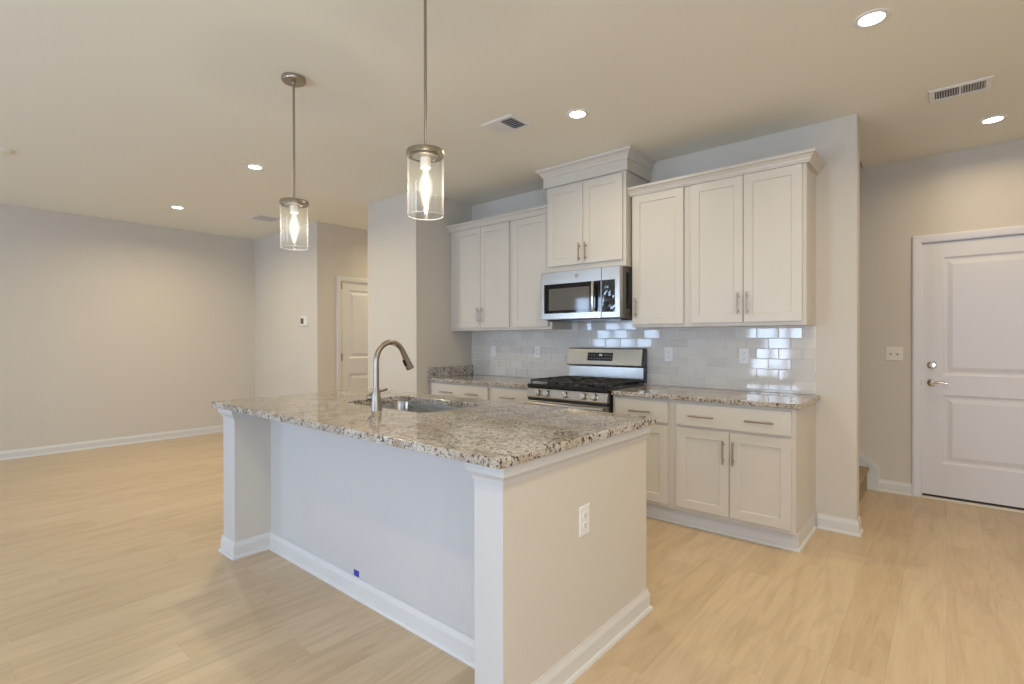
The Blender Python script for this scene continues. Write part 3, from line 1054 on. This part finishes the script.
sl_ = Matrix.Translation((-2.308, 3.8975, 1.128)) @ Matrix.Rotation(math.radians(-11.6), 4, 'X')
mb = boxes((-0.125, 0.125, -0.0022, 0.001, -0.036, 0.036))
mb.xf(sl_)
dsp = link_obj('display', mb, 'black_gloss', bg)
tag(dsp, 'black control display')
kr = random.Random(5)
for row_, zz, cols in ((0, 0.016, range(0, 3)), (0, 0.016, range(6, 9)), (1, -0.014, range(9))):
    mb = MB()
    for i in cols:
        x = -0.108 + i * 0.027
        wd = 0.004 + 0.004 * kr.random()
        mb.box(x - wd, x + wd, -0.0026, -0.0022, zz - 0.002, zz + 0.002)
        mb.box(x - wd * 0.6, x + wd * 0.5, -0.0026, -0.0022, zz - 0.007, zz - 0.005)
    mb.xf(sl_)
    link_obj('lettering', mb, 'text', dsp)
mb = MB()
SEG = {'1': 'bc', '2': 'abged', '0': 'abcdef', '3': 'abgcd'}
def digit(ch, ox):
    w_, h_, q = 0.006, 0.012, 0.0012
    S = {'a': (0, w_, h_, h_ + q), 'd': (0, w_, -q, 0), 'g': (0, w_, h_ / 2 - q / 2, h_ / 2 + q / 2), 'b': (w_ - q, w_, h_ / 2, h_), 'c': (w_ - q, w_, 0, h_ / 2),
         'f': (0, q, h_ / 2, h_), 'e': (0, q, 0, h_ / 2)}
    for s in SEG[ch]:
        x0, x1, z0, z1 = S[s]
        mb.box(ox + x0, ox + x1, -0.0026, -0.0022, 0.010 + z0, 0.010 + z1)
for ch, ox in (('1', -0.014), ('2', -0.005), ('0', 0.006), ('0', 0.015)):
    digit(ch, ox)
mb.xf(sl_)
tag(link_obj('clock', mb, 'display', dsp), 'pale glowing clock digits')

# ------------------------------------------------------------------ island
IX0, IX1, IY0, IY1 = -3.376, -1.0515, 1.1747, 2.287
t = thing('kitchen_island', 'white kitchen island base with recessed back panel and end posts', 'island', (-2.2, 1.75, 0))
link_obj('body', boxes((-3.1811, -1.214, 1.4394, 1.458, 0, 0.8785), (-3.1811, -1.214, 2.236, 2.2553, 0, 0.8785), (-3.1811, -1.214, 1.4582, 2.2358, 0.1, 0.118)), 'panel', t)
wl = link_obj('end_wall', boxes((-3.3468, -3.1813, 1.2335, 2.2553, 0, 0.8785)), 'wall', t)
wr = link_obj('end_wall', boxes((-1.2138, XI, 1.2335, 2.2553, 0, 0.8785)), 'wall', t)
for wq, (a, b) in ((wl, (-3.3468, -3.1813)), (wr, (-1.2138, XI))):
    tag(link_obj('front_board', boxes((a, b, 1.2295, 1.2334, 0, 0.8785)), 'panel', wq), 'white front board')
CAP = [(0, 0.812), (0.004, 0.812), (0.006, 0.826), (0.014, 0.834), (0.022, 0.844), (0.022, 0.8782), (0, 0.8782)]
for wq, poly in ((wl, [(-3.3468, 2.2553), (-3.3468, 1.2295), (-3.1813, 1.2295), (-3.1813, 1.439)]), (wr, [(-1.2138, 1.439), (-1.2138, 1.2295), (XI, 1.2295), (XI, 2.2553)])):
    mb = MB()
    mb.sweep(poly, CAP, 1)
    link_obj('cap_molding', mb, 'panel', wq)
mb = MB()
mb.sweep([(-3.3468, 2.2553), (-3.3468, 1.2295), (-3.1811, 1.2295), (-3.1811, 1.4394), (-1.2140, 1.4394)], BASE, 1)
link_obj('baseboard', mb, 'trim', t)
mb = MB()
mb.sweep([(-1.2138, 1.2295 + 0.19), (-1.2138, 1.2297)], [(0, 0), (0.001, 0), (0.001, 0.098), (0, 0.098)], 1)
mb.sweep([(XI, 1.2335), (XI, 2.2553), (XI - 0.1, 2.2553)], BASE, 1)
link_obj('baseboard', mb, 'trim', t)


def rrect(x0, x1, y0, y1, r, n=8):
    pts = []
    for cx_, cy_, a0 in ((x1 - r, y1 - r, 0), (x0 + r, y1 - r, 90), (x0 + r, y0 + r, 180), (x1 - r, y0 + r, 270)):
        for k in range(n + 1):
            a = math.radians(a0 + 90.0 * k / n)
            pts.append((cx_ + r * math.cos(a), cy_ + r * math.sin(a)))
    return pts


SX0, SX1, SY0, SY1 = -2.752, -1.990, 1.665, 2.118
inn = rrect(SX0, SX1, SY0, SY1, 0.10)


def proj_rect(i):
    """outer points matched to the sink cut-out points, on the slab edge inset by i"""
    x0, x1, y0, y1 = IX0 + i, IX1 - i, IY0 + i, IY1 - i
    n = len(inn) // 4
    out_ = []
    cxs = [(x1, y1), (x0, y1), (x0, y0), (x1, y0)]
    for q in range(4):
        for k in range(n):
            u = k / (n - 1)
            cxn, cyn = cxs[q]
            if q == 0:
                p = (x1, SY1 - 0.1 + (y1 - SY1 + 0.1) * u * 2) if u < 0.5 else (SX1 - 0.1 + (x1 - SX1 + 0.1) * (1 - (u - 0.5) * 2), y1)
            elif q == 1:
                p = (SX0 + 0.1 + (x0 - SX0 - 0.1) * u * 2, y1) if u < 0.5 else (x0, SY1 - 0.1 + (y1 - SY1 + 0.1) * (1 - (u - 0.5) * 2))
            elif q == 2:
                p = (x0, SY0 + 0.1 + (y0 - SY0 - 0.1) * u * 2) if u < 0.5 else (SX0 + 0.1 + (x0 - SX0 - 0.1) * (1 - (u - 0.5) * 2), y0)
            else:
                p = (SX1 - 0.1 + (x1 - SX1 + 0.1) * u * 2, y0) if u < 0.5 else (x1, SY0 + 0.1 + (y0 - SY0 - 0.1) * (1 - (u - 0.5) * 2))
            out_.append(p)
    return out_


zt, zb, e = 0.9108, 0.8788, 0.005
mb = MB()
rings = []
rings.append([(x, y, zb) for x, y in inn])
rings.append([(x, y, zt - 0.003) for x, y in inn])
cxm, cym = (SX0 + SX1) / 2, (SY0 + SY1) / 2
rings.append([(x + (0.003 if x > cxm else -0.003), y + (0.003 if y > cym else -0.003), zt) for x, y in inn])
rings.append([(x, y, zt) for x, y in proj_rect(e)])
rings.append([(x, y, zt - 0.0018) for x, y in proj_rect(0.0018)])
rings.append([(x, y, zt - e) for x, y in proj_rect(0)])
rings.append([(x, y, zb + 0.002) for x, y in proj_rect(0)])
rings.append([(x, y, zb) for x, y in proj_rect(0.002)])
rings.append([(x, y, zb) for x, y in inn])
mb.ring_skin(rings, False, False)
bmesh.ops.remove_doubles(mb.bm, verts=mb.bm.verts, dist=1e-5)
tag(link_obj('countertop', mb, 'granite'), 'large speckled granite island countertop with a sink cut-out', 'countertop', 'granite countertops')

# sink
t = thing('sink', 'stainless undermount sink bowl set into the island countertop', 'sink', (cxm, cym, 0.66))
mb = MB()
def rr(i, z, r):
    return [(x, y, z) for x, y in rrect(SX0 + i, SX1 - i, SY0 + i, SY1 - i, r)]
mb.ring_skin([rr(-0.02, 0.8755, 0.11), rr(-0.02, 0.8783, 0.11), rr(0.004, 0.8783, 0.10), rr(0.008, 0.86, 0.097), rr(0.018, 0.71, 0.09), rr(0.035, 0.682, 0.075), rr(0.07, 0.674, 0.06), rr(0.16, 0.671, 0.03)], False, True)
bo = link_obj('bowl', mb, 'steel_sink', t, smooth=True, normals=False)
mb = MB()
mb.lathe([(0.045, 0.672), (0.045, 0.675), (0.038, 0.676), (0.032, 0.672), (0, 0.672)], (cxm, cym, 0), 'z', 24, False)
link_obj('drain', mb, 'chrome', t)

# faucet
FX, FY, FZ = -2.288, 1.588, 0.911
t = thing('kitchen_faucet', 'brushed nickel gooseneck faucet standing behind the island sink', 'faucet', (FX, FY, FZ))
mb = MB()
mb.lathe([(0.0, 0), (0.029, 0), (0.029, 0.006), (0.0275, 0.010), (0.0255, 0.05), (0.020, 0.095), (0.0155, 0.115), (0.0, 0.115)], (FX, FY, FZ), 'z', 28, False)
link_obj('base', mb, 'nickel', t, smooth=True)
pts = [(FX, FY, FZ + 0.10), (FX, FY, FZ + 0.18), (FX, FY, FZ + 0.252)]
for k in range(1, 15):
    a = math.radians(180 - 155 * k / 14)
    pts.append((FX, FY + 0.093 + 0.093 * math.cos(a), FZ + 0.252 + 0.104 * math.sin(a)))
mb = MB()
mb.tube(pts, 0.0145, 18)
link_obj('spout', mb, 'nickel', t, smooth=True)
p = Vector(pts[-1])
dv = (p - Vector(pts[-2])).normalized()
mb = MB()
mb.tube([p - dv * 0.004, p + dv * 0.004, p + dv * 0.035, p + dv * 0.075, p + dv * 0.098, p + dv * 0.100], [0.0155, 0.0158, 0.0168, 0.0205, 0.0230, 0.019], 20)
hd = link_obj('spray_head', mb, 'nickel', t, smooth=True)
side = Vector((0, -dv.z, dv.y)) * -1
if side.y > 0:
    side = -side
q = p + dv * 0.055 + side * 0.0175
mb = MB()
mb.tube([q - dv * 0.02, q + dv * 0.015], [0.008, 0.009], 10)
tag(link_obj('spray_button', mb, 'black', hd), 'small black spray button')
mb = MB()
mb.lathe([(0.0, -0.060), (0.021, -0.059), (0.024, -0.055), (0.024, -0.038), (0.020, -0.032), (0.017, -0.015), (0, -0.015)], (FX, FY, FZ + 0.064), 'x', 22, False)
hb = link_obj('handle', mb, 'nickel', t, smooth=True)
mb = MB()
mb.tube([(FX - 0.048, FY + 0.012, FZ + 0.074), (FX - 0.046, FY + 0.05, FZ + 0.088), (FX - 0.043, FY + 0.098, FZ + 0.100)], [0.006, 0.0055, 0.0065], 10)
link_obj('lever', mb, 'nickel', hb, smooth=True)

# piece of tape on the back panel
tag(link_obj('tape_piece', boxes((-2.269, -2.224, 1.4384, 1.4393, 0.0995, 0.130)), 'tape'), 'small square of blue tape low on the island back panel', 'tape')

# ------------------------------------------------------------------ pendants


def pendant(label, x, y, ztop):
    """ztop: top of the glass shade; canopy on the ceiling"""
    t = thing('pendant_light', label, 'pendant light', (x, y, H), 'pendants over the island')
    mb = MB()
    mb.lathe([(0.0, H - 0.001), (0.063, H - 0.001), (0.063, H - 0.020), (0.060, H - 0.024), (0.012, H - 0.026), (0.010, H - 0.040), (0, H - 0.040)], (x, y, 0), 'z', 36, False)
    link_obj('canopy', mb, 'nickel', t, smooth=True)
    mb = MB()
    mb.tube([(x, y, H - 0.038), (x, y, ztop + 0.012)], 0.0062, 12)
    link_obj('rod', mb, 'nickel', t, smooth=True)
    r = 0.0725
    mb = MB()
    mb.lathe([(0.0, ztop + 0.016), (0.012, ztop + 0.016), (0.014, ztop + 0.008), (r - 0.016, ztop + 0.005), (r + 0.002, ztop + 0.005), (r + 0.004, ztop + 0.002), (r + 0.004, ztop - 0.016),
              (r + 0.001, ztop - 0.016), (r + 0.001, ztop - 0.001), (r - 0.018, ztop - 0.001), (r - 0.020, ztop - 0.018), (0.03, ztop - 0.022), (0, ztop - 0.022)], (x, y, 0), 'z', 40, False)
    link_obj('cap', mb, 'nickel', t, smooth=True)
    mb = MB()
    zb_ = ztop - 0.256
    mb.lathe([(r, ztop - 0.004), (r, zb_ + 0.002), (r - 0.0015, zb_), (r - 0.0035, zb_ + 0.002), (r - 0.004, ztop - 0.004)], (x, y, 0), 'z', 48, False)
    shd = link_obj('shade', mb, 'shade_glass', t, smooth=True)
    mb = MB()
    mb.lathe([(r - 0.0042, zb_ + 0.0005), (r - 0.0042, zb_ - 0.0012), (r - 0.002, zb_ - 0.0022), (r + 0.0004, zb_ - 0.0012), (r + 0.0004, zb_ + 0.0005)], (x, y, 0), 'z', 48, False)
    link_obj('shade_rim', mb, 'rim_glass', shd, smooth=True)
    mb = MB()
    mb.lathe([(0.0, ztop - 0.022), (0.021, ztop - 0.022), (0.021, ztop - 0.060), (0.018, ztop - 0.064), (0, ztop - 0.064)], (x, y, 0), 'z', 24, False)
    link_obj('lamp_holder', mb, 'socket', t, smooth=True)
    mb = MB()
    mb.lathe([(0.0, ztop - 0.062), (0.013, ztop - 0.064), (0.015, ztop - 0.085), (0.026, ztop - 0.110), (0.032, ztop - 0.135), (0.030, ztop - 0.160), (0.022, ztop - 0.185), (0.014, ztop - 0.215), (0.006, ztop - 0.228), (0, ztop - 0.230)],
             (x, y, 0), 'z', 28, False)
    bl_ = link_obj('bulb', mb, 'bulb', t, smooth=True)
    mb = MB()
    for k in range(5):
        a = 2 * PI * k / 5
        mb.tube([(x + 0.004 * math.cos(a), y + 0.004 * math.sin(a), ztop - 0.088), (x + 0.011 * math.cos(a), y + 0.011 * math.sin(a), ztop - 0.125), (x + 0.005 * math.cos(a + 0.6), y + 0.005 * math.sin(a + 0.6), ztop - 0.175), (x + 0.004 * math.cos(a + 0.6), y + 0.004 * math.sin(a + 0.6), ztop - 0.205)], 0.0016, 8)
    link_obj('filament', mb, 'filament', bl_)
    ld = bpy.data.lights.new('pendant_glow', 'POINT')
    set_rgb(ld, P_BULB)
    ld.shadow_soft_size = 0.012
    lo = bpy.data.objects.new('pendant_glow', ld)
    COL.objects.link(lo)
    lo.parent = t
    lo.location = (0, 0, ztop - 0.14 - H)
    return t


pendant('farther glass cylinder pendant over the left end of the island', -2.782, 1.395, 2.051)
pendant('nearer glass cylinder pendant over the middle of the island', -1.610, 1.356, 2.038)

# ------------------------------------------------------------------ recessed lights
t = thing('recessed_light', 'recessed ceiling light near the right-hand cabinets, largest of all', 'ceiling light', (0, 0, H), 'round recessed ceiling lights')
mb = MB()
mb.lathe([(0.072, -0.0005), (0.072, -0.003), (0.068, -0.005), (0.053, -0.005), (0.050, -0.003)], (0, 0, H), 'z', 40, False)
link_obj('trim_ring', mb, 'plastic', t, smooth=True, normals=True)
mb = MB()
mb.lathe([(0.0515, -0.0035), (0.0, -0.0035)], (0, 0, H), 'z', 36, False)
bmesh.ops.remove_doubles(mb.bm, verts=mb.bm.verts, dist=1e-6)
tag(link_obj('lens', mb, 'led', t), 'glowing lens')
la = area('lamp_light', (0, 0, -0.008), (0, 0, 0), 0.10, 0.10, P_KITCHEN, True)
la.data.spread = math.radians(160)
la.parent = t
t.location = (-0.266, 2.852, H)
for lab, x, y, p in (('recessed ceiling light between the small vent and the raised cabinet', -1.832, 2.815, P_RANGE),
                     ('recessed ceiling light in front of the entry door wall', 0.229, 4.694, P_ENTRY),
                     ('recessed ceiling light left of the farther pendant', -4.458, 1.896, P_LIVCAN),
                     ('recessed ceiling light nearest the long bare wall', -6.462, 1.917, P_LIVCAN),
                     ('recessed ceiling light inside the hallway', -5.35, 4.75, P_HALL),
                     ('recessed ceiling light added to the right of the viewer for fill', 1.30, 2.852, P_NEAR_FILL),  # from here on unseen cans added as fill
                     ('recessed ceiling light added over the viewer for fill', -0.266, 0.15, P_NEAR_FILL),
                     ('recessed ceiling light added behind the viewer to the right for fill', 1.30, 0.15, P_NEAR_FILL)):
    c = copy_tree(t)
    c.location = (x, y, H)
    c['label'] = lab
    for k in children(c):
        if k.type == 'LIGHT':
            k.data = k.data.copy()
            set_rgb(k.data, p)

# ------------------------------------------------------------------ ceiling vents, smoke detector


def vent(label, x0, x1, y0, y1, banks, border=0.03):
    """banks: list of (bx0, bx1, by0, by1, axis, n, tilt degrees)"""
    t = thing('ceiling_vent', label, 'vent', ((x0 + x1) / 2, (y0 + y1) / 2, H), 'white ceiling registers')
    mb = MB()
    zf = H - 0.008
    def rect(i, z):
        return [(x0 + i, y0 + i, z), (x1 - i, y0 + i, z), (x1 - i, y1 - i, z), (x0 + i, y1 - i, z)]
    mb.ring_skin([rect(0, H - 0.0005), rect(0, zf + 0.004), rect(0.006, zf), rect(border, zf), rect(border, H - 0.0005)], False, False)
    link_obj('frame', mb, 'plastic', t)
    link_obj('backing', boxes((x0 + border, x1 - border, y0 + border, y1 - border, H - 0.0016, H - 0.0006)), 'vent_dark', t)
    if len(banks) == 2:
        xm = (banks[0][1] + banks[1][0]) / 2
        link_obj('divider', boxes((xm - 0.005, xm + 0.005, y0 + border, y1 - border, H - 0.008, H - 0.0017)), 'plastic', t)
    for bx0, bx1, by0, by1, ax, n, tilt in banks:
        mb = MB()
        for k in range(n):
            s = Matrix.Rotation(math.radians(tilt), 4, 'X' if ax == 'x' else 'Y')
            q = MB()
            if ax == 'x':
                c_ = by0 + (by1 - by0) * (k + 0.5) / n
                hw = (by1 - by0) / n * 0.42
                q.box(-(bx1 - bx0) / 2, (bx1 - bx0) / 2, -hw, hw, -0.0007, 0.0007)
                q.xf(Matrix.Translation(((bx0 + bx1) / 2, c_, H - 0.0055)) @ s)
            else:
                c_ = bx0 + (bx1 - bx0) * (k + 0.5) / n
                hw = (bx1 - bx0) / n * 0.42
                q.box(-hw, hw, -(by1 - by0) / 2, (by1 - by0) / 2, -0.0007, 0.0007)
                q.xf(Matrix.Translation((c_, (by0 + by1) / 2, H - 0.0055)) @ s)
            me = bpy.data.meshes.new('tmp')
            q.bm.to_mesh(me)
            q.bm.free()
            mb.bm.from_mesh(me)
            bpy.data.meshes.remove(me)
        link_obj('louvers', mb, 'plastic', t)
    return t


vent('square white ceiling register with half-dark louvers above the island', -2.425, -2.150, 2.530, 2.755,
     [(-2.393, -2.292, 2.562, 2.723, 'y', 6, -32), (-2.286, -2.182, 2.562, 2.723, 'x', 7, 33)], 0.03)
vent('long white ceiling register with dark slots near the entry wall', -0.090, 0.195, 3.906, 4.095,
     [(-0.058, 0.048, 3.95, 4.05, 'y', 9, 60), (0.060, 0.165, 3.95, 4.05, 'y', 9, 60)], 0.03)
vent('pale square ceiling register beside the farther pendant near the far wall', -6.40, -6.08, 2.62, 2.94, [(-6.37, -6.11, 2.65, 2.91, 'x', 10, 8)], 0.03)
mb = MB()
mb.lathe([(0.07, -0.0005), (0.07, -0.010), (0.064, -0.022), (0.050, -0.030), (0.030, -0.034), (0, -0.034)], (-5.52, 0.455, H), 'z', 36, False)
tag(link_obj('smoke_detector', mb, 'ceiling', smooth=True), 'round off-white smoke detector on the ceiling at the left edge', 'smoke detector')
